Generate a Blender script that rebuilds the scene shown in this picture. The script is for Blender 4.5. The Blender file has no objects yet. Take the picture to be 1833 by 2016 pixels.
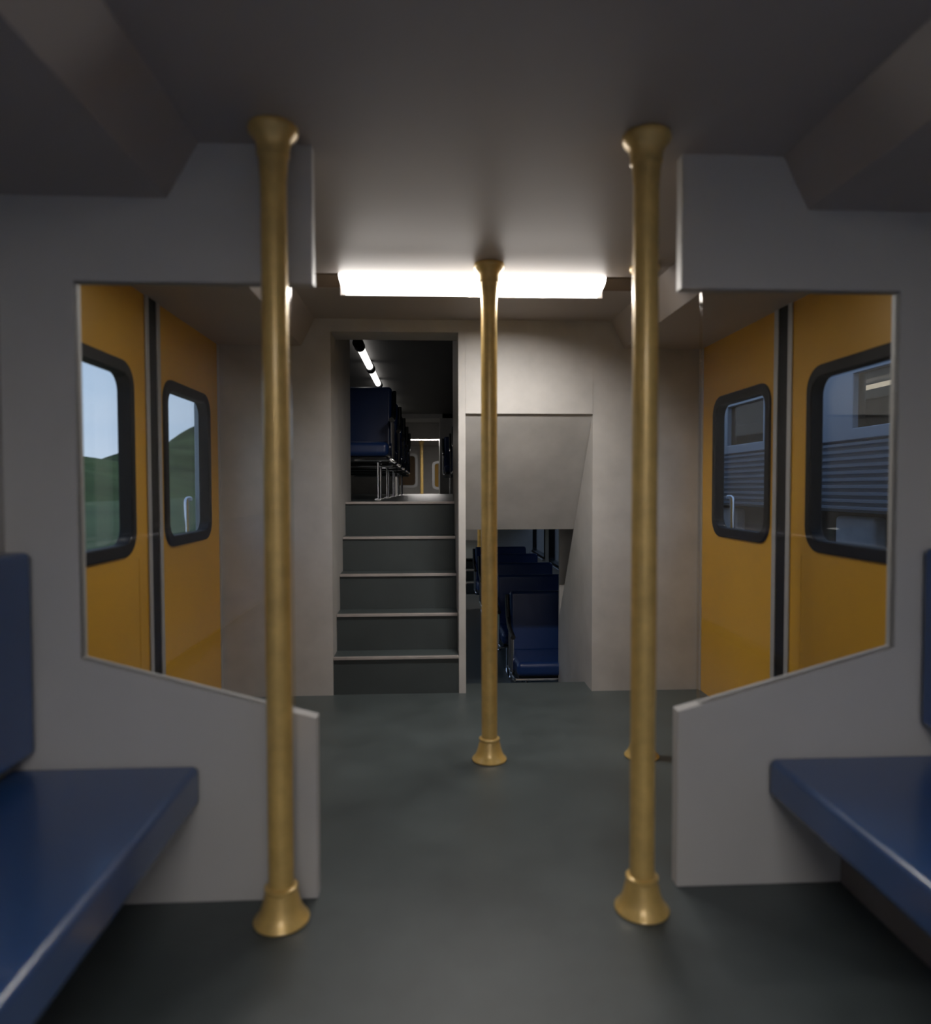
import bpy, bmesh, math, random
from math import sin, cos, pi, radians
from mathutils import Vector, Matrix
random.seed(4)
SC = bpy.context.scene
COL = SC.collection

# ------------------------------------------------------------------ materials
def new_mat(name):
    m = bpy.data.materials.new(name); m.use_nodes = True
    nt = m.node_tree; nt.nodes.clear()
    out = nt.nodes.new('ShaderNodeOutputMaterial')
    return m, nt, out

def paint(name, col, rough=.5, metal=0., var=.06, scale=3., spec=.5, bump=0., bscale=200., detail=4., coat=0., sheen=0.):
    """painted / plastic surface with a soft, irregular tone variation"""
    m, nt, out = new_mat(name)
    b = nt.nodes.new('ShaderNodeBsdfPrincipled')
    nt.links.new(b.outputs[0], out.inputs[0])
    tc = nt.nodes.new('ShaderNodeTexCoord')
    n = nt.nodes.new('ShaderNodeTexNoise'); n.inputs['Scale'].default_value = scale
    n.inputs['Detail'].default_value = detail; n.inputs['Roughness'].default_value = .6
    nt.links.new(tc.outputs['Object'], n.inputs['Vector'])
    mr = nt.nodes.new('ShaderNodeMapRange')
    mr.inputs['From Min'].default_value = .3; mr.inputs['From Max'].default_value = .7
    mr.inputs['To Min'].default_value = 1-var; mr.inputs['To Max'].default_value = 1+var
    nt.links.new(n.outputs['Fac'], mr.inputs['Value'])
    vm = nt.nodes.new('ShaderNodeVectorMath'); vm.operation = 'SCALE'
    vm.inputs[0].default_value = col
    nt.links.new(mr.outputs[0], vm.inputs['Scale'])
    nt.links.new(vm.outputs[0], b.inputs['Base Color'])
    mr2 = nt.nodes.new('ShaderNodeMapRange')
    mr2.inputs['To Min'].default_value = max(.02, rough-.07); mr2.inputs['To Max'].default_value = min(1, rough+.07)
    nt.links.new(n.outputs['Fac'], mr2.inputs['Value'])
    nt.links.new(mr2.outputs[0], b.inputs['Roughness'])
    b.inputs['Metallic'].default_value = metal
    b.inputs['Specular IOR Level'].default_value = spec
    b.inputs['Coat Weight'].default_value = coat; b.inputs['Coat Roughness'].default_value = .17
    if bump:
        n2 = nt.nodes.new('ShaderNodeTexNoise'); n2.inputs['Scale'].default_value = bscale
        nt.links.new(tc.outputs['Object'], n2.inputs['Vector'])
        bp = nt.nodes.new('ShaderNodeBump'); bp.inputs['Strength'].default_value = bump
        bp.inputs['Distance'].default_value = .002
        nt.links.new(n2.outputs['Fac'], bp.inputs['Height'])
        nt.links.new(bp.outputs[0], b.inputs['Normal'])
    return m

def emit(name, col, s):
    m, nt, out = new_mat(name)
    e = nt.nodes.new('ShaderNodeEmission')
    e.inputs[0].default_value = (*col, 1); e.inputs[1].default_value = s
    nt.links.new(e.outputs[0], out.inputs[0])
    return m

def pane_glass(name, tint=(.93, .95, .95), refl=.8):
    """thin architectural glass: Fresnel-weighted mirror over a clear pane"""
    m, nt, out = new_mat(name)
    t = nt.nodes.new('ShaderNodeBsdfTransparent'); t.inputs[0].default_value = (*tint, 1)
    g = nt.nodes.new('ShaderNodeBsdfGlossy'); g.inputs['Roughness'].default_value = .03
    g.inputs[0].default_value = (refl, refl, refl, 1)
    lw = nt.nodes.new('ShaderNodeLayerWeight'); lw.inputs['Blend'].default_value = .5
    pw = nt.nodes.new('ShaderNodeMath'); pw.operation = 'POWER'; pw.inputs[1].default_value = 5
    nt.links.new(lw.outputs['Facing'], pw.inputs[0])
    f = nt.nodes.new('ShaderNodeMath'); f.operation = 'MULTIPLY_ADD'; f.inputs[1].default_value = .96; f.inputs[2].default_value = .04
    nt.links.new(pw.outputs[0], f.inputs[0])
    mx = nt.nodes.new('ShaderNodeMixShader')
    nt.links.new(f.outputs[0], mx.inputs[0]); nt.links.new(t.outputs[0], mx.inputs[1]); nt.links.new(g.outputs[0], mx.inputs[2])
    nt.links.new(mx.outputs[0], out.inputs[0])
    return m

def floor_mat():
    m = paint('floor_rubber', (.072, .088, .090), rough=.36, var=.22, scale=3.0, bump=.25, bscale=900, detail=8)
    return m

M = dict(
    wall=paint('wall_paint', (.475, .46, .445), rough=.55, var=.10, scale=4.5, bump=.05, bscale=60),
    panel=paint('partition_panel', (.50, .495, .49), rough=.5, var=.03, scale=2.),
    ceil=paint('ceiling_paint', (.44, .395, .37), rough=.5, var=.04, scale=2.),
    recess=paint('recess_painted_shade', (.16, .115, .075), rough=.6, var=.08, scale=3),  # dark brown puts the shade inside the ceiling recess into its colour
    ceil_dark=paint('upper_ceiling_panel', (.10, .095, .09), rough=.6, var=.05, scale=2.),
    floor=floor_mat(),
    riser=paint('riser_rubber', (.040, .050, .052), rough=.6, var=.12, scale=4),
    nosing=paint('nosing_metal', (.42, .38, .36), rough=.4, var=.12, scale=8, metal=.3),
    yellow=paint('yellow_door', (.70, .38, .028), rough=.42, var=.05, scale=2.5, spec=.35),
    gold=paint('pole_paint', (.72, .49, .16), rough=.36, var=.16, scale=16, metal=.25, coat=.45, bump=.12, bscale=60),
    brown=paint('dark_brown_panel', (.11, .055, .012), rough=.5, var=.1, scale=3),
    alu=paint('aluminium', (.55, .55, .56), rough=.38, metal=.5, var=.05, scale=8),
    chrome=paint('chrome', (.75, .76, .8), rough=.15, metal=1., var=.03, scale=8),
    rubber=paint('black_rubber', (.009, .0085, .008), spec=.25, rough=.6, var=.15, scale=10),
    black=paint('black_plastic', (.008, .008, .009), rough=.5, var=.1, scale=10),
    blue=paint('blue_vinyl', (.022, .085, .26), rough=.38, var=.07, scale=3, bump=.15, bscale=500, spec=.5, coat=.9),
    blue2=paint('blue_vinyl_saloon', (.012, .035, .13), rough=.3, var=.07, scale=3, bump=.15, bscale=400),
    bench=paint('bench_base_paint', (.22, .20, .19), rough=.6, var=.06, scale=4),
    shell=paint('outer_body_paint', (.55, .58, .62), rough=.4, var=.04, scale=2),
    glass=pane_glass('door_glass'),
    clear=pane_glass('screen_glass', (.97, .975, .975), .25),
    lamp=emit('lamp_diffuser', (1., .945, .89), 9.),
    lamp2=emit('panel_lamp_diffuser', (1., .955, .925), 38),
    tube=emit('fluorescent_tube', (1., .965, .92), 1.5),
    grass=paint('grass_field', (.12, .155, .062), rough=.95, var=.35, scale=.02, spec=.1),
    hill=paint('wooded_hill', (.095, .125, .045), rough=1., var=.45, scale=.03, spec=.05),
    ballast=paint('track_ballast', (.05, .04, .032), rough=.95, var=.3, scale=3),
    tr_body=paint('train_body_steel', (.27, .30, .36), rough=.45, var=.06, scale=.8, metal=.0),
    tr_glass=pane_glass('train_tinted_window', (.62, .58, .52), .35),
    tr_dark=paint('train_underframe', (.09, .058, .035), rough=.8, var=.3, scale=3),
    tr_wheel=paint('train_axlebox', (.42, .41, .42), rough=.7, var=.2, scale=3),
)
# solid glass for the free edge of the screens
def solid_glass():
    m, nt, out = new_mat('glass_edge')
    b = nt.nodes.new('ShaderNodeBsdfPrincipled')
    b.inputs['Base Color'].default_value = (.95, .965, .96, 1)
    b.inputs['Transmission Weight'].default_value = 1.
    b.inputs['Roughness'].default_value = 0.; b.inputs['IOR'].default_value = 1.45
    nt.links.new(b.outputs[0], out.inputs[0])
    return m
M['edge'] = solid_glass()

# ------------------------------------------------------------------ geometry helpers
class MB:
    def __init__(s): s.bm = bmesh.new()
    def box(s, a, b, mtx=None):
        x0, y0, z0 = a; x1, y1, z1 = b
        v = [Vector(p) for p in ((x0,y0,z0),(x1,y0,z0),(x1,y1,z0),(x0,y1,z0),(x0,y0,z1),(x1,y0,z1),(x1,y1,z1),(x0,y1,z1))]
        if mtx: v = [mtx @ p for p in v]
        vs = [s.bm.verts.new(p) for p in v]
        for f in ((0,3,2,1),(4,5,6,7),(0,1,5,4),(1,2,6,5),(2,3,7,6),(3,0,4,7)):
            s.bm.faces.new([vs[i] for i in f])
        return s
    def prism(s, pts, ax, a, b):
        """polygon pts (2D) extruded along axis ax from a to b"""
        def P(p, t):
            if ax == 'y': return (p[0], t, p[1])
            if ax == 'x': return (t, p[0], p[1])
            return (p[0], p[1], t)
        A = [s.bm.verts.new(P(p, a)) for p in pts]; B = [s.bm.verts.new(P(p, b)) for p in pts]
        n = len(pts)
        s.bm.faces.new(A); s.bm.faces.new(B[::-1])
        for i in range(n): s.bm.faces.new((A[i], B[i], B[(i+1) % n], A[(i+1) % n]))
        return s
    def ring(s, outer, inner, ax, a, b):
        """frame between two loops of equal count, extruded"""
        def P(p, t):
            if ax == 'y': return (p[0], t, p[1])
            if ax == 'x': return (t, p[0], p[1])
            return (p[0], p[1], t)
        n = len(outer)
        L = [[s.bm.verts.new(P(p, t)) for p in q] for q, t in ((outer, a), (inner, a), (inner, b), (outer, b))]
        for k in range(4):
            A, B = L[k], L[(k+1) % 4]
            for i in range(n): s.bm.faces.new((A[i], B[i], B[(i+1) % n], A[(i+1) % n]))
        return s
    def lathe(s, prof, cx=0, cy=0, n=40):
        rings = []
        for r, z in prof:
            rings.append([s.bm.verts.new((cx+r*cos(2*pi*i/n), cy+r*sin(2*pi*i/n), z)) for i in range(n)])
        for A, B in zip(rings, rings[1:]):
            for i in range(n): s.bm.faces.new((A[i], A[(i+1) % n], B[(i+1) % n], B[i]))
        s.bm.faces.new(rings[0][::-1]); s.bm.faces.new(rings[-1])
        return s
    def tube(s, pts, r, n=12):
        pts = [Vector(p) for p in pts]; rings = []
        up = None
        for i, p in enumerate(pts):
            d = (pts[min(i+1, len(pts)-1)] - pts[max(i-1, 0)]).normalized()
            if up is None:
                up = Vector((0, 0, 1)) if abs(d.z) < .9 else Vector((1, 0, 0))
            a = (up - d*up.dot(d)).normalized(); b = d.cross(a); up = a
            rings.append([s.bm.verts.new(p + a*r*cos(2*pi*k/n) + b*r*sin(2*pi*k/n)) for k in range(n)])
        for A, B in zip(rings, rings[1:]):
            for k in range(n): s.bm.faces.new((A[k], A[(k+1) % n], B[(k+1) % n], B[k]))
        s.bm.faces.new(rings[0][::-1]); s.bm.faces.new(rings[-1])
        return s
    def build(s, name, mat, parent=None, bevel=0., seg=2, smooth=False, loc=None):
        bmesh.ops.recalc_face_normals(s.bm, faces=s.bm.faces)
        me = bpy.data.meshes.new(name); s.bm.to_mesh(me); s.bm.free()
        if loc:
            me.transform(Matrix.Translation(-Vector(loc)))
        o = bpy.data.objects.new(name, me); COL.objects.link(o)
        if loc: o.location = loc
        me.materials.append(mat)
        if smooth:
            for p in me.polygons: p.use_smooth = True
            me.set_sharp_from_angle(angle=radians(35))
        if bevel:
            md = o.modifiers.new('bevel', 'BEVEL'); md.width = bevel; md.segments = seg
            md.limit_method = 'ANGLE'; md.angle_limit = radians(30)
            for p in me.polygons: p.use_smooth = True
            md.harden_normals = True
            me.set_sharp_from_angle(angle=radians(80))
        if parent:
            o.parent = parent
            if parent.type == 'EMPTY' or True:
                pass
        return o

def rrect(y0, y1, z0, z1, r, n=8):
    pts = []
    for cx, cz, a0 in ((y1-r, z1-r, 0), (y0+r, z1-r, pi/2), (y0+r, z0+r, pi), (y1-r, z0+r, 3*pi/2)):
        for i in range(n+1):
            a = a0 + pi/2*i/n
            pts.append((cx+r*cos(a), cz+r*sin(a)))
    return pts

def tag(o, label=None, cat=None, group=None, kind=None):
    if label: o['label'] = label
    if cat: o['category'] = cat
    if group: o['group'] = group
    if kind: o['kind'] = kind
    return o
def struct(o, label=None): return tag(o, label=label, kind='structure')
def empty(name, loc=(0, 0, 0)):
    o = bpy.data.objects.new(name, None); COL.objects.link(o); o.location = loc
    o.empty_display_size = .05
    return o
def copy_tree(o, parent=None):
    c = o.copy(); COL.objects.link(c)
    if parent: c.parent = parent
    for ch in list(o.children): copy_tree(ch, c)
    return c

# ------------------------------------------------------------------ dimensions (metres)
YP, TP, XP = 1.886, .043, .496          # bulkhead partition
ZH, XO, ZI, ZO = 1.6575, 1.113, .497, .666
YW = 3.771                               # stair wall at the far side of the lobby
H, XA, XB, ZB = 2.017, .795, .865, 1.874
XD = 1.30                                # inner face of the doors
YM = (3.771+11.30)/2                     # mirror plane between the two lobbies
YREAR = -2.8
def mir(y): return 2*YM - y

# ------------------------------------------------------------------ floor and ceiling
f = MB(); f.prism([(-1.34, YREAR), (1.34, YREAR), (1.34, YW+.02), (.6975, YW+.02), (.6975, 3.957), (.005, 3.957), (.005, YW+.02), (-1.34, YW+.02)], 'z', -.05, 0)
struct(f.build('floor', M['floor']), 'dark grey rubber floor of the entrance lobby')

G0, G1 = 2.980, 3.195
c = MB()
c.box((-XA, YREAR, H), (XA, G0, H+.05)); c.box((-XA, G1, H), (XA, YW, H+.05))
struct(c.build('ceiling', M['ceil']), 'grey lobby ceiling with a shallow cross recess behind the lamp')
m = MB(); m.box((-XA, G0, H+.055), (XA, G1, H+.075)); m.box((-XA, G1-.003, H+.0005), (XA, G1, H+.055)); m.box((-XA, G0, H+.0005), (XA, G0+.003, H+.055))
struct(m.build('trim_ceiling_recess', M['recess']), 'recess across the ceiling behind the lamp, its shade painted in dark')
def cove(y0, y1, s, xa, xb, name):
    p = [(s*xa, H+.05), (s*xa, H), (s*xb, ZB), (s*1.345, ZB), (s*1.345, H+.05)]
    m = MB(); m.prism(p, 'y', y0, y1)
    return struct(m.build(name, M['ceil']))
cove(YREAR, YP-.001, -1, .787, .870, 'ceiling_bulkhead')
cove(YREAR, YP-.001, 1, .776, .846, 'ceiling_bulkhead')
cove(YP+TP, YW, -1, XA, XB, 'ceiling_bulkhead')
cove(YP+TP, YW, 1, XA, XB, 'ceiling_bulkhead')

# ------------------------------------------------------------------ partitions with glass screens
def partition(s, lab, lab_side):
    pts = [(XP, 0), (XP, ZI), (XO, ZO), (XO, ZH), (XP, ZH), (XP, H+.03), (1.345, H+.03), (1.345, 0)]
    m = MB(); m.prism([(s*x, z) for x, z in pts], 'y', YP, YP+TP)
    o = m.build('partition', M['panel'], bevel=.003, loc=(s*1.1, YP, 0))
    tag(o, lab, 'partition', 'partitions between saloon and lobby')
    zg = lambda x: ZI + (ZO-ZI)*(x-XP)/(XO-XP)
    xg = .5586; y0, y1 = YP+TP/2-.003, YP+TP/2+.003
    g = MB(); g.prism([(s*xg, zg(xg)-.001), (s*(XO+.001), ZO-.001), (s*(XO+.001), ZH+.001), (s*xg, ZH+.001)], 'y', y0, y1)
    gl = g.build('glass_pane', M['edge'], loc=(s*1.1, YP, 0), bevel=.0015, seg=2); gl.parent = o; gl.location = (0, 0, 0)
    tag(gl, 'clear glass screen filling the opening')
    return o
partition(-1, 'grey partition panel with glass screen behind the left bench', -1)
partition(1, 'grey partition panel with glass screen behind the right bench', 1)

# ------------------------------------------------------------------ near saloon shell (daylight comes through its side windows)
def side_wall(s, y0, y1, z0, z1, wins, name, mat, x0=1.335, x1=1.40):
    """side wall with rounded window holes cut as panels: posts between, strips above and below"""
    m = MB()
    ys = [y0]
    for a, b in wins: ys += [a, b]
    ys.append(y1)
    wz0, wz1 = WZ
    for i in range(0, len(ys), 2): m.box((min(s*x0, s*x1), ys[i], z0), (max(s*x0, s*x1), ys[i+1], z1))
    for a, b in wins:
        m.box((min(s*x0, s*x1), a, z0), (max(s*x0, s*x1), b, wz0)); m.box((min(s*x0, s*x1), a, wz1), (max(s*x0, s*x1), b, z1))
    return struct(m.build(name, mat))
def window(n, s, y0, y1, z0, z1, x=1.335, x1=1.40, fr=.03):
    m = MB(); m.ring(rrect(y0, y1, z0, z1, .05), rrect(y0+fr, y1-fr, z0+fr, z1-fr, .04), 'x', s*(x-.012), s*(x1))
    o = m.build('window_%d' % n, M['rubber']); struct(o)
    g = MB(); g.prism(rrect(y0+fr, y1-fr, z0+fr, z1-fr, .04), 'x', s*(x+.035), s*(x+.041))
    gl = g.build('glass', M['glass']); gl.parent = o
    return o
WZ = (.98, 1.72)
side_wall(-1, YREAR, YP, 0, H+.05, [(-2.5, -1.3)], 'wall_left', M['wall'], x0=1.30)
side_wall(1, YREAR, YP, 0, H+.05, [(-2.5, -1.3)], 'wall_right', M['wall'], x0=1.30)
n = 1
for s in (-1, 1):
    for a, b in ((-2.5, -1.3),):
        window(n, s, a, b, *WZ, x=1.30); n += 1
m = MB(); m.box((-1.34, YREAR-.05, 0), (1.34, YREAR, H+.05)); struct(m.build('wall_rear', M['wall']))

# ------------------------------------------------------------------ benches
def bench(s, xf, xb, zbt, zbb, xbase, lab, dz=0):
    o = empty('bench', (s*1.1, -.4, 0)); tag(o, lab, 'bench', 'side benches along the saloon')
    L = (s*1.1, -.4, 0)
    def part(mb, name, mat, **k):
        p = mb.build(name, mat, loc=L, **k); p.parent = o; p.location = (0, 0, 0); return p
    a, b = sorted((s*xf, s*1.295))
    m = MB(); m.box((a, -2.7, .258+dz), (b, YP-.005, .3645+dz)); part(m, 'seat_cushion', M['blue'], bevel=.018, seg=5)
    a, b = sorted((s*xb, s*1.298))
    m = MB(); m.box((a, -2.7, zbb), (b, YP-.012, zbt)); part(m, 'backrest', M['blue'], bevel=.016, seg=4)
    a, b = sorted((s*xbase, s*1.295))
    m = MB(); m.box((a, -2.7, 0), (b, YP-.002, .257)); part(m, 'base', M['bench'])
bench(-1, .806, 1.226, .953, .420, 1.02, 'long blue padded bench with backrest on the left side', .015)
bench(1, .752, 1.182, .948, .450, .967, 'long blue padded bench with backrest on the right side')

# ------------------------------------------------------------------ poles
def pole(x, y, lab, group='yellow grab poles of the entrance lobby', h=H):
    o = empty('grab_pole', (x, y, 0)); tag(o, lab, 'pole', group)
    r = .0325
    m = MB(); m.lathe([(r, .02), (r, h-.02)], n=48); m.build('tube', M['gold'], smooth=True).parent = o
    b = [(.066, .0), (.0705, .002), (.0715, .006), (.069, .010), (.061, .018), (.054, .032), (.048, .050), (.0435, .070), (.0405, .080), (.0425, .084), (.0425, .091), (.038, .094), (.0335, .095)]
    m = MB(); m.lathe(b, n=48); m.build('base_flange', M['gold'], smooth=True).parent = o
    t = [(.058, h), (.061, h-.003), (.0625, h-.012), (.060, h-.020), (.050, h-.030), (.0435, h-.042), (.0405, h-.058), (.0405, h-.072), (.0375, h-.075), (.0355, h-.095), (.0335, h-.125)]
    m = MB(); m.lathe(t[::-1], n=48); m.build('top_flange', M['gold'], smooth=True).parent = o
    return o
pole(-.576, 1.796, 'yellow grab pole in front of the left partition')
pole(.368, 1.791, 'yellow grab pole near the right partition, largest on the right')
pole(.0526, 2.833, 'yellow grab pole standing free in the middle of the lobby')
pole(.688, 2.833, 'yellow grab pole half hidden behind the right-hand front pole')

# ------------------------------------------------------------------ ceiling lamp
def ceiling_lamp(y0, lab, flip=1):
    o = empty('ceiling_lamp', (0, y0, H)); tag(o, lab, 'lamp')
    xl, ry, rz = .567, .066, .071
    pts = [(0., 0.)]
    N = 12
    pts = [(0., 0.)] + [(flip*ry*(1-cos(pi/2*i/N)), -rz*sin(pi/2*i/N)) for i in range(1, N+1)] + [(flip*ry, 0.)]
    m = MB(); m.prism(pts, 'x', -xl, xl)
    for v in m.bm.verts: v.co.x -= (1 if v.co.x > 0 else -1)*.024*(v.co.z/rz)**2
    m.build('diffuser', M['lamp'], smooth=True).parent = o
    m = MB(); a, b = sorted((flip*(ry+.0005), flip*(ry+.02))); m.box((-xl, a, -rz-.001), (xl, b, .0))
    m.build('housing', M['ceil']).parent = o
    ld = bpy.data.lights.new('downlight', 'AREA'); ld.shape = 'RECTANGLE'; ld.size = .36; ld.size_y = .05; ld.spread = radians(120); ld.energy = 9; ld.color = (1., .95, .895)
    lo = bpy.data.objects.new('downlight', ld); COL.objects.link(lo); lo.parent = o
    lo.location = (0.16, flip*.055, -rz-.008); lo.rotation_euler = (flip*radians(32), 0, 0)
    ld = bpy.data.lights.new('front_light', 'AREA'); ld.shape = 'RECTANGLE'; ld.size = 1.05; ld.size_y = .05; ld.spread = radians(135); ld.energy = 8; ld.color = (1., .95, .895)
    lo = bpy.data.objects.new('front_light', ld); COL.objects.link(lo); lo.parent = o
    lo.location = (0., flip*.012, -rz-.006); lo.rotation_euler = (-flip*radians(36), 0, 0)
    return o
ceiling_lamp(2.984, 'long white lit lamp across the lobby ceiling')
def flush_lamp(y):
    o = empty('ceiling_panel_lamp', (0, y, H)); tag(o, 'flush lit ceiling panel of the near saloon', 'lamp', 'flush saloon lamps')
    m = MB(); m.ring(rrect(-.62, .62, -.13, .13, .03), rrect(-.585, .585, -.095, .095, .02), 'z', -.014, .0); m.build('frame', M['alu']).parent = o
    m = MB(); m.prism(rrect(-.585, .585, -.095, .095, .02), 'z', -.010, -.002); m.build('diffuser', M['lamp2']).parent = o
    return o
for y in (-1.1, -2.2): flush_lamp(y)

# ------------------------------------------------------------------ doors
YG = 2.887
def door_leaf(n, s, y0, y1, w0, w1, seal_at, lab):
    """one leaf: yellow panel with rounded window hole, rubber frame, glass, aluminium edge"""
    z0, z1 = .0, 1.90
    wz0, wz1 = .867, 1.583
    xi, xo = XD, XD+.045
    hole = rrect(w0+.012, w1-.012, wz0+.012, wz1-.012, .085, 8)
    # panel = outer rectangle sampled to the same angles as the hole
    cy, cz = (w0+w1)/2, (wz0+wz1)/2
    outer = []
    for (py, pz) in hole:
        dy, dz = py-cy, pz-cz
        t = min((y1-cy)/dy if dy > 1e-9 else ((y0-cy)/dy if dy < -1e-9 else 1e9), (z1-cz)/dz if dz > 1e-9 else ((z0-cz)/dz if dz < -1e-9 else 1e9))
        outer.append([cy+dy*t, cz+dz*t])
    for (ky, kz) in ((y0, z0), (y1, z0), (y1, z1), (y0, z1)):
        j = min(range(len(outer)), key=lambda i: abs(outer[i][0]-ky)+abs(outer[i][1]-kz)); outer[j] = [ky, kz]
    m = MB(); m.ring(outer, hole, 'x', s*xi, s*xo)
    o = m.build('door_%d' % n, M['yellow']); struct(o, lab)
    m = MB(); m.ring(rrect(w0, w1, wz0, wz1, .095), rrect(w0+.040, w1-.036, wz0+.046, wz1-.046, .065), 'x', s*(xi-.012), s*(xo-.005))
    fr = m.build('window_frame', M['rubber'], bevel=.006, seg=3); fr.parent = o
    m = MB(); m.prism(rrect(w0+.035, w1-.031, wz0+.041, wz1-.041, .065), 'x', s*(xo-.020), s*(xo-.014))
    m.build('glass', M['glass']).parent = o
    a, b = (y1-.034, y1-.001) if seal_at > 0 else (y0+.001, y0+.034)
    m = MB(); m.box((min(s*(xi-.008), s*xi), a, z0+.02), (max(s*(xi-.008), s*xi), b, z1)); m.build('edge_strip', M['alu'], bevel=.003).parent = o
    if seal_at > 0:
        m = MB(); m.box((min(s*(xi-.0012), s*xi), 2.728, .03), (max(s*(xi-.0012), s*xi), 2.734, .85)); m.build('panel_seam', M['yellow']).parent = o
    return o
# closing edges meet at YG, a black rubber seal between them
for s, side, k in ((-1, 'left', 1), (1, 'right', 3)):
    door_leaf(k, s, 2.00, YG-.040, 2.04, 2.69, 1, 'yellow door leaf nearer the camera on the %s side' % side)
    door_leaf(k+1, s, YG+.040, YW-.02, 2.99, 3.60, -1, 'yellow door leaf next to the stair wall on the %s side' % side)
    m = MB(); m.box((min(s*(XD-.004), s*(XD+.04)), YG-.040, .01), (max(s*(XD-.004), s*(XD+.04)), YG+.040, 1.90)); struct(m.build('trim_%d' % (k), M['rubber'], bevel=.004))
    m = MB(); m.box((min(s*(XD-.006), s*(XD+.05)), YW-.021, 0), (max(s*(XD-.006), s*(XD+.05)), YW-.001, ZB)); struct(m.build('trim_%d' % (k+1), M['alu']))
    # shell around the doorway
    m = MB()
    a, b = sorted((s*1.345, s*1.40))
    m.box((a, YP, 0), (b, 2.0, 2.07)); m.box((a, 2.0, 1.90), (b, YW, 2.07)); m.box((a, YW-.02, -.9), (b, 4.3, 2.4))
    struct(m.build('wall_door_surround', M['wall']))
    # threshold
    m = MB(); a, b = sorted((s*1.30, s*1.42)); m.box((a, 2.0, -.05), (b, YW-.02, 0.0)); struct(m.build('trim_%d' % (k+4), M['alu']))
    # outside: body jamb and handrail beside the doorway
    m = MB(); a, b = sorted((s*1.401, s*1.44)); m.box((a, 3.80, -.9), (b, 4.6, 2.3)); struct(m.build('wall_outer_shell', M['shell'], bevel=.01))
    m = MB()
    xh = s*1.465; yh = 3.745
    P = [(s*1.465, 3.80, .62), (xh, yh+.02, .62), (xh, yh, .64), (xh, yh, 1.04), (xh, yh+.006, 1.055), (xh, yh+.02, 1.062), (s*1.465, 3.80, 1.062)]
    m.tube(P, .014)
    tag(m.build('outside_handrail', M['chrome'], smooth=True), 'metal handrail outside, seen through the %s door window by the stair wall' % side, 'handrail')

# ------------------------------------------------------------------ stair wall, stairs and deck ends (built once, mirrored for the far lobby)
UZ, LZ, UC = 1.035, -.49, 2.22           # upper floor, lower floor, upper ceiling
def deck_end(my, far):
    Y = my
    def bx(m, a, b):
        y0, y1 = sorted((Y(a[1]), Y(b[1]))); m.box((a[0], y0, a[2]), (b[0], y1, b[2]))
    m = MB()
    bx(m, (-1.345, YW, 0), (-.712, YW+.04, 2.07)); bx(m, (.6975, YW, 0), (1.345, YW+.04, 2.07))
    bx(m, (-.712, YW, 1.905 if far else 1.95), (-.033, 3.98, 2.30))
    bx(m, (.005, YW+.004, 1.518), (.6975, YW+.03, 2.30))
    bx(m, (-.033, YW, -.5), (.005, 4.66, 2.155))
    bx(m, (-.75, YW+.04, 0), (-.712, 4.69, 2.30))
    bx(m, (-.712, 3.98, 2.155), (1.3, 4.66, 2.30))
    bx(m, (-1.345, 4.66, UZ), (-.75, 4.69, 2.30))
    bx(m, (.005, 4.64, UZ), (1.3, 4.66, 2.30))
    struct(m.build('wall_far' if not far else 'wall_far_lobby', M['wall']))
    m = MB(); bx(m, (.005, YW-.003, 1.518), (.6975, YW+.003, 2.017)); struct(m.build('wall_stair_header' , M['wall']))
    # soffit under the deck and wall beside the lower stair
    m = MB(); m.prism([(Y(YW+.01), 1.518), (Y(4.27), .8635), (Y(4.27), .95), (Y(YW+.01), 1.62)], 'x', .005, .80)
    struct(m.build('ceiling_stair_soffit', M['wall']))
    m = MB(); m.prism([(Y(YW+.04), -.5), (Y(4.75), -.5), (Y(4.75), .224), (Y(YW+.04), 1.465)], 'x', .6975, .735)
    struct(m.build('wall_stair_side', M['wall']))
    m = MB(); bx(m, (.70, 4.751, -.5), (1.335, 4.78, .8635)); struct(m.build('wall_lower_end', M['wall']))
    # stairs up
    st = empty('staircase', (-.37, Y(YW), 0))
    tag(st, 'dark grey staircase rising through the left doorway' if not far else 'far dark staircase down at the other end of the upper deck', 'stairs')
    L = (-.37, Y(YW), 0); R_, G_ = .207, .148
    for k in range(5):
        z0, z1 = k*R_, (k+1)*R_
        y = YW+.004+k*G_
        m = MB(); bx(m, (-.711, y+.006, z0), (-.034, y+.03, z1-.016)); p = m.build('riser', M['riser'], loc=L); p.parent = st; p.location = (0, 0, 0)
        if k < 4:
            m = MB(); bx(m, (-.711, y+.012, z1-.03), (-.034, y+G_+.02, z1-.0005)); p = m.build('tread', M['floor'], loc=L); p.parent = st; p.location = (0, 0, 0)
        m = MB(); bx(m, (-.711, y-.006, z1-.016), (-.034, y+.012, z1)); p = m.build('nosing', M['nosing'], loc=L, bevel=.002); p.parent = st; p.location = (0, 0, 0)
    # stairs down to the lower deck
    st = empty('staircase', (.35, Y(3.96), 0))
    tag(st, 'short stairs descending through the right doorway' if not far else 'black steps with pale nosings at the far end of the lower deck', 'stairs')
    L = (.35, Y(3.96), 0)
    for k in range(3):
        z1 = -.0-(k)*.163
        y = 3.957+k*.24
        m = MB(); bx(m, (.006, y-.03, z1-.163), (.6965, y, z1-.02)); p = m.build('riser', M['riser'], loc=L); p.parent = st; p.location = (0, 0, 0)
        if k < 2 or far:
            m = MB(); bx(m, (.006, y, z1-.163-.03), (.6965, y+.235, z1-.163)); p = m.build('tread', M['floor'], loc=L); p.parent = st; p.location = (0, 0, 0)
            m = MB(); bx(m, (.006, y+.235, z1-.163-.014), (.6965, y+.248, z1-.163)); p = m.build('nosing', M['nosing'], loc=L); p.parent = st; p.location = (0, 0, 0)
deck_end(lambda y: y, False)
deck_end(mir, True)
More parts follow.
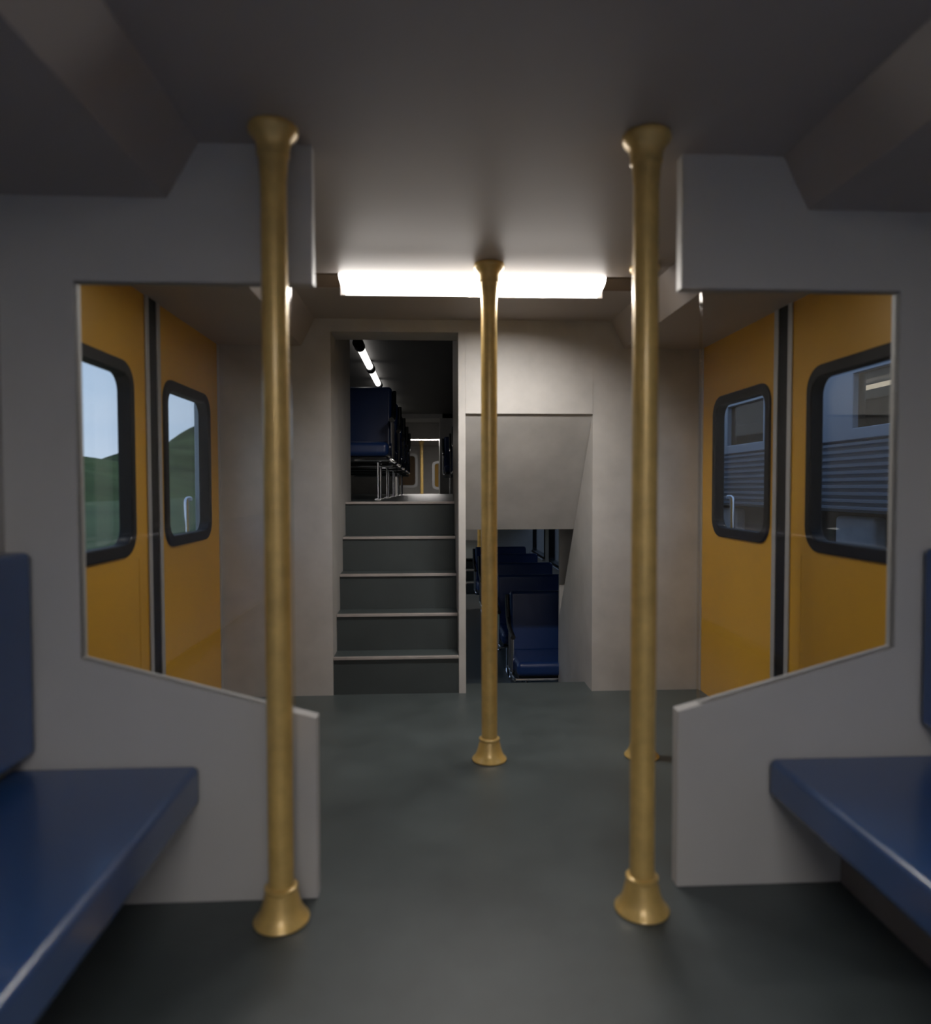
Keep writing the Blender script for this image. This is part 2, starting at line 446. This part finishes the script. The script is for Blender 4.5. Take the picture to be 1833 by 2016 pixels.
# decks
m = MB(); m.box((-1.335, YW+.004+4*.148+.012, .95), (-.0, mir(YW+.004+4*.148+.012), UZ-.0005)); m.box((.0, 4.64, .95), (1.335, mir(4.64), UZ-.0005))
struct(m.build('floor_upper_deck', M['floor']))
m = MB(); m.box((-1.335, 4.40, .8635), (0, mir(4.40), .949)); m.box((0, 4.27, .8635), (1.335, mir(4.27), .949)); struct(m.build('ceiling_lower_deck', M['ceil']))
m = MB(); m.box((-1.335, 3.99, LZ-.05), (1.335, mir(3.99), LZ)); struct(m.build('floor_lower_deck', M['floor']))
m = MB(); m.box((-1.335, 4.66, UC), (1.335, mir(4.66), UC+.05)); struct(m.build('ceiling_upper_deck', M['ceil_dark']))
# deck side walls
WZ = (.175, .80)
lw = [(5.0, 6.7), (6.95, 8.82), (9.16, 10.36)]
side_wall(1, 4.3, mir(4.3), -.6, UC+.05, lw, 'wall_right_decks', M['wall'])
for i, (a, b) in enumerate(lw): window(3+i, 1, a, b, *WZ, fr=.025)
WZ = (-.05, .82); lw2 = [(4.8, 6.8), (7.0, 8.8), (9.0, 10.5)]
side_wall(-1, 4.3, mir(4.3), -.6, UC+.05, lw2, 'wall_left_decks', M['wall'])
for i, (a, b) in enumerate(lw2): window(6+i, -1, a, b, *WZ, fr=.025)
m = MB(); 
for a, b in lw: m.box((1.29, a, .150), (1.3345, b, .172))
struct(m.build('trim_window_ledge', M['alu'], bevel=.004))

# ------------------------------------------------------------------ double seats
def make_seat(sgn, lab, group):
    """double seat facing -y, origin on the floor under the backrest; the aisle side is x*sgn = +.34"""
    o = empty('double_seat'); tag(o, lab, 'seat', group)
    w = .34
    def P(mb, name, mat, **k):
        p = mb.build(name, mat, **k); p.parent = o; return p
    m = MB(); m.box((-w, -.44, .30), (w, .0, .40)); c = P(m, 'seat_cushion', M['blue2'], bevel=.035, seg=5)
    m = MB()
    T = Matrix.Translation((0, 0, .38)) @ Matrix.Rotation(radians(-5), 4, 'X')
    m.box((-w, -.035, 0), (w, .035, .452), T); P(m, 'backrest', M['blue2'], bevel=.028, seg=5)
    m = MB(); m.box((-w+.01, .036, .0), (w-.01, .052, .43), T); P(m, 'back_shell', M['black'], bevel=.006)
    xs = sgn*(w+.014)
    m = MB(); m.tube([(xs, .06, .80), (xs, .03, .70), (xs, 0., .63), (xs, -.08, .585), (xs, -.24, .56), (xs, -.33, .555)], .017, 10)
    P(m, 'armrest', M['black'], smooth=True)
    m = MB()
    for y in (-.31, -.22, -.10): m.tube([(xs, y, .55), (xs, y, .285)], .010, 8)
    P(m, 'armrest_post', M['chrome'], smooth=True)
    m = MB()
    for y, z in ((-.40, .275), (-.04, .275), (-.25, .24)): m.tube([(-w, y, z), (w+.014 if sgn > 0 else w, y, z)] if sgn > 0 else [(-w-.014, y, z), (w, y, z)], .010, 8)
    m.tube([(xs, -.42, .275), (xs, -.02, .275)], .010, 8)
    P(m, 'seat_frame', M['chrome'], smooth=True)
    m = MB(); m.box((-w+.02, -.38, .262), (w-.02, -.05, .298)); P(m, 'seat_pan', M['black'])
    for y in (-.34, -.08):
        m = MB(); m.tube([(sgn*(w-.08), y, .275), (sgn*(w-.08), y, .0)], .009, 10); P(m, 'leg', M['chrome'], smooth=True)
    m = MB(); m.box((sgn*(w-.08)-.02, -.38, 0), (sgn*(w-.08)+.02, -.04, .012)); P(m, 'foot_plate', M['chrome'])
    return o
ordinal = ['front', 'second', 'third', 'fourth', 'fifth', 'sixth']
rows = [5.2, 6.2, 7.2, 8.2, 9.2]
def seat_rows(sgn, x, z, where, group, rows):
    first = None
    for i, y in enumerate(rows):
        if first is None: o = first = make_seat(sgn, '', group)
        else: o = copy_tree(first)
        o.location = (x, y, z)
        if y > 10: o.location.x -= .075
        o['label'] = 'blue double seat, %s row %s' % (ordinal[i], where)
seat_rows(1, -.45-.354, UZ, 'on the left of the upper deck, above the stairs', 'upper deck seats on the left', rows)
seat_rows(-1, .085+.354, UZ, 'on the right of the upper deck', 'upper deck seats on the right', [6.2, 7.2, 8.2, 9.2, 10.15])
seat_rows(-1, 1.09-.34, LZ, 'of the lower deck, through the low right doorway', 'lower deck seats', rows)

# fluorescent tubes along the upper deck ceiling
ft = None
def tube_lamp(y, lab):
    o = empty('ceiling_tube_lamp', (-.70, y, 2.165)); tag(o, lab, 'lamp', 'lit tubes along the upper deck ceiling')
    m = MB(); m.tube([(0, .07, 0), (0, .91, 0)], .030, 20); m.build('tube', M['tube'], smooth=True).parent = o
    m = MB(); m.tube([(0, -.07, 0), (0, .07, 0)], .040, 20); m.box((-.012, -.02, 0), (.012, .02, .0549)); m.build('end_cap', M['black'], smooth=True).parent = o
    return o
for i, y in enumerate([4.79, 5.77, 6.75, 7.73, 8.71]):
    if ft is None: o = ft = tube_lamp(y, '')
    else: o = copy_tree(ft)
    o.location = (-.70, y+.38-.0, 2.165)
    o['label'] = 'lit tube lamp under the upper deck ceiling, %s from the stairs' % ['nearest', 'second', 'third', 'fourth', 'fifth'][i]

for i, y in enumerate([5.3, 7.2, 9.1]):  # added tubes, hidden from view, to brighten the lower deck seats
    o = copy_tree(ft); o.location = (-.42, y, .808)
    o['label'] = 'added unseen tube lamp brightening the lower deck, behind the dividing wall'; o['group'] = 'added unseen tubes lighting the lower deck'
# ------------------------------------------------------------------ far lobby
FY0, FY1 = mir(YW), 15.0
m = MB(); m.prism([(-1.34, FY0-.02), (.005, FY0-.02), (.005, mir(3.957)), (.6975, mir(3.957)), (.6975, FY0-.02), (1.34, FY0-.02), (1.34, FY1), (-1.34, FY1)], 'z', -.05, 0); struct(m.build('floor_far_lobby', M['floor']))
m = MB(); m.box((-1.34, FY0, H), (1.34, FY1, H+.05)); struct(m.build('ceiling_far_lobby', M['ceil']))
m = MB(); m.box((-1.40, FY0, 0), (-1.34, FY1, H+.05)); m.box((1.34, FY0, 0), (1.40, FY1, H+.05)); struct(m.build('wall_far_lobby_sides', M['wall']))
m = MB(); m.box((-1.34, FY1, 0), (1.34, FY1+.05, H+.05)); struct(m.build('wall_end', M['wall']))
lm = ceiling_lamp(12.02, 'thin bright lamp bar in the far lobby, beyond the upper deck aisle')
pole(.682, mir(2.833), 'yellow grab pole in the far lobby, above the lower deck seats', 'yellow grab poles of the far lobby')
pole(-.335, 13.28, 'yellow grab pole in the far lobby, at the end of the upper deck aisle', 'yellow grab poles of the far lobby')
# gangway door and side door in the end wall
def end_door(n, x0, x1, z0, z1, mat_in, lab):
    m = MB(); m.ring(rrect(x0, x1, z0, z1, .09), rrect(x0+.05, x1-.05, z0+.05, z1-.05, .07), 'y', FY1-.03, FY1-.001)
    o = struct(m.build('door_%d' % n, M['alu']), lab)
    m = MB(); m.prism(rrect(x0+.05, x1-.05, z0+.05, z1-.05, .07), 'y', FY1-.010, FY1-.002); m.build('door_panel', mat_in).parent = o
    return o
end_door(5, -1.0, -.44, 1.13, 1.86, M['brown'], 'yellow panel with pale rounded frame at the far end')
o = end_door(6, -.13, .50, 1.09, 1.70, M['wall'], 'pale rounded door window at the far end')
m = MB(); m.box((-.075, FY1-.028, 1.15), (.0, FY1-.0105, 1.64)); p = m.build('jamb', M['yellow']); p.parent = o

# ------------------------------------------------------------------ outside, left: field and low hills
m = MB(); m.box((-600, -300, -1.55), (-2.6, 600, -1.5)); struct(m.build('ground_field', M['grass']))
m = MB(); m.box((-2.6, -60, -1.55), (60, 80, -1.5)); struct(m.build('ground_track_bed', M['ballast']))
def hills():
    bm = bmesh.new(); nx, ny = 90, 24
    V = []
    for i in range(nx):
        row = []
        y = -200 + 700*i/(nx-1)
        for j in range(ny):
            x = -70 - 130*j/(ny-1)
            t = sin(pi*j/(ny-1))
            e = 13.0 + 1.2*sin(y*.057)+1.0*sin(y*.13+x*.05) + (.0007*(y-280)**2+.05*(y-280) if y > 280 else 0)
            row.append(bm.verts.new((x, y, -1.6 + t*max(1., e))))
        V.append(row)
    for i in range(nx-1):
        for j in range(ny-1): bm.faces.new((V[i][j], V[i+1][j], V[i+1][j+1], V[i][j+1]))
    bmesh.ops.recalc_face_normals(bm, faces=bm.faces)
    me = bpy.data.meshes.new('hill'); bm.to_mesh(me); bm.free(); me.materials.append(M['hill'])
    for p in me.polygons: p.use_smooth = True
    o = bpy.data.objects.new('hill', me); COL.objects.link(o)
    tag(o, 'low wooded green hill outside the left door windows', 'hill', kind='structure')
hills()

# ------------------------------------------------------------------ outside, right: a passing train
TX = 3.40
tr = empty('passing_train', (TX+.8, 6, -1.5)); tag(tr, 'blue grey train on the next track outside the right door windows', 'train')
L = (TX+.8, 6, -1.5)
def tpart(mb, name, mat, **k):
    p = mb.build(name, mat, loc=L, **k); p.parent = tr; p.location = (0, 0, 0); return p
wy = [(-5.11+2.5*i, -4.21+2.5*i) for i in range(9)]   # windows along the side
wy = [(a, b) for a, b in wy]
m = MB()
y0, y1 = -8., 17.
m.box((TX+.06, y0, .90), (TX+1.6, y1, 1.60)); m.box((TX+.06, y0, 2.08), (TX+1.6, y1, 2.45)); m.box((TX+1.3, y0, 1.6), (TX+1.6, y1, 2.08))
m.prism([(TX, 1.52), (TX+.06, 1.52), (TX+.06, 1.62), (TX, 1.62)], 'y', y0, y1)
m.prism([(TX, 2.08), (TX+.3, 2.08), (TX+1.6, 2.1), (TX+1.6, 2.9), (TX+.55, 2.75), (TX+.2, 2.58), (TX+.04, 2.38)], 'y', y0, y1)
ys = [y0]+[v for p in wy for v in p]+[y1]
for i in range(0, len(ys), 2): m.box((TX, ys[i], 1.60), (TX+.12, ys[i+1], 2.10))
tpart(m, 'body', M['tr_body'], bevel=.01)
m = MB()
k = 0; z = .92
while z < 1.50:
    m.prism([(TX+.06, z), (TX+.01, z+.008), (TX+.005, z+.030), (TX+.06, z+.038)], 'y', y0, y1); z += .061
tpart(m, 'ribbed_panel', M['tr_body'])
for a, b in wy:
    m = MB(); m.box((TX+.05, a, 1.61), (TX+.06, b, 2.08)); tpart(m, 'window', M['tr_glass'])
m = MB(); m.tube([(TX+.42, 4.2, 2.03), (TX+.42, 6.6, 2.03)], .022); tpart(m, 'lit_tube', M['tube'])
m = MB(); m.box((TX+1.24, y0, 1.6), (TX+1.299, y1, 2.08)); tpart(m, 'inner_wall', M['bench'])
m = MB(); m.box((TX+.25, y0, .2), (TX+1.5, y1, .90)); tpart(m, 'underframe', M['tr_dark'])
m = MB()
for yy in (5.95, 8.6, -1.5): 
    m.box((TX+.12, yy-.28, .55), (TX+.26, yy+.28, .86))
tpart(m, 'axle_box', M['tr_wheel'], bevel=.04, seg=4)
m = MB(); m.box((TX+.2, y0, -1.5), (TX+1.4, y1, .2)); tpart(m, 'bogie', M['tr_dark'])

# ------------------------------------------------------------------ world: soft overcast blue sky
w = bpy.data.worlds.new('sky'); SC.world = w; w.use_nodes = True
nt = w.node_tree; nt.nodes.clear()
out = nt.nodes.new('ShaderNodeOutputWorld'); bg = nt.nodes.new('ShaderNodeBackground')
tc = nt.nodes.new('ShaderNodeTexCoord'); sx = nt.nodes.new('ShaderNodeSeparateXYZ')
nt.links.new(tc.outputs['Generated'], sx.inputs[0])
nz = nt.nodes.new('ShaderNodeTexNoise'); nz.inputs['Scale'].default_value = 5; nz.inputs['Detail'].default_value = 5
mp = nt.nodes.new('ShaderNodeMapping'); mp.inputs['Scale'].default_value = (.35, .35, 3.)
nt.links.new(tc.outputs['Generated'], mp.inputs[0]); nt.links.new(mp.outputs[0], nz.inputs['Vector'])
ad = nt.nodes.new('ShaderNodeMath'); ad.operation = 'MULTIPLY_ADD'; ad.inputs[1].default_value = .25
nt.links.new(nz.outputs['Fac'], ad.inputs[0]); nt.links.new(sx.outputs['Z'], ad.inputs[2])
cr = nt.nodes.new('ShaderNodeValToRGB')
cr.color_ramp.elements[0].position = .10; cr.color_ramp.elements[0].color = (.42, .47, .57, 1)
cr.color_ramp.elements[1].position = .60; cr.color_ramp.elements[1].color = (.18, .26, .42, 1)
e = cr.color_ramp.elements.new(.25); e.color = (.32, .40, .53, 1)
nt.links.new(ad.outputs[0], cr.inputs[0]); nt.links.new(cr.outputs[0], bg.inputs[0])
bg.inputs[1].default_value = 2.0
nt.links.new(bg.outputs[0], out.inputs[0])

# ------------------------------------------------------------------ camera
cam = bpy.data.cameras.new('camera'); co = bpy.data.objects.new('camera', cam); COL.objects.link(co)
yaw, pit, rol = .0514, .0339, -.0021
fwd = Vector((sin(yaw)*cos(pit), cos(yaw)*cos(pit), -sin(pit)))
r0 = Vector((cos(yaw), -sin(yaw), 0)); u0 = r0.cross(fwd)
r = cos(rol)*r0 + sin(rol)*u0; u = -sin(rol)*r0 + cos(rol)*u0
co.matrix_world = Matrix(((r.x, u.x, -fwd.x, -.1898), (r.y, u.y, -fwd.y, 0), (r.z, u.z, -fwd.z, 1.1163), (0, 0, 0, 1)))
cam.sensor_fit = 'VERTICAL'; cam.sensor_height = 36; cam.lens = 1376.7/2016*36
cam.clip_start = .05; cam.clip_end = 2000
cam.dof.use_dof = True; cam.dof.focus_distance = 6.0; cam.dof.aperture_fstop = 1.5
SC.camera = co

vs = SC.view_settings
vs.view_transform = 'Standard'; vs.look = 'None'; vs.gamma = 1; vs.exposure = 0; vs.use_curve_mapping = False
SC.cycles.caustics_refractive = False; SC.cycles.max_bounces = 12; SC.cycles.transmission_bounces = 10; SC.cycles.diffuse_bounces = 8; SC.cycles.transparent_max_bounces = 16
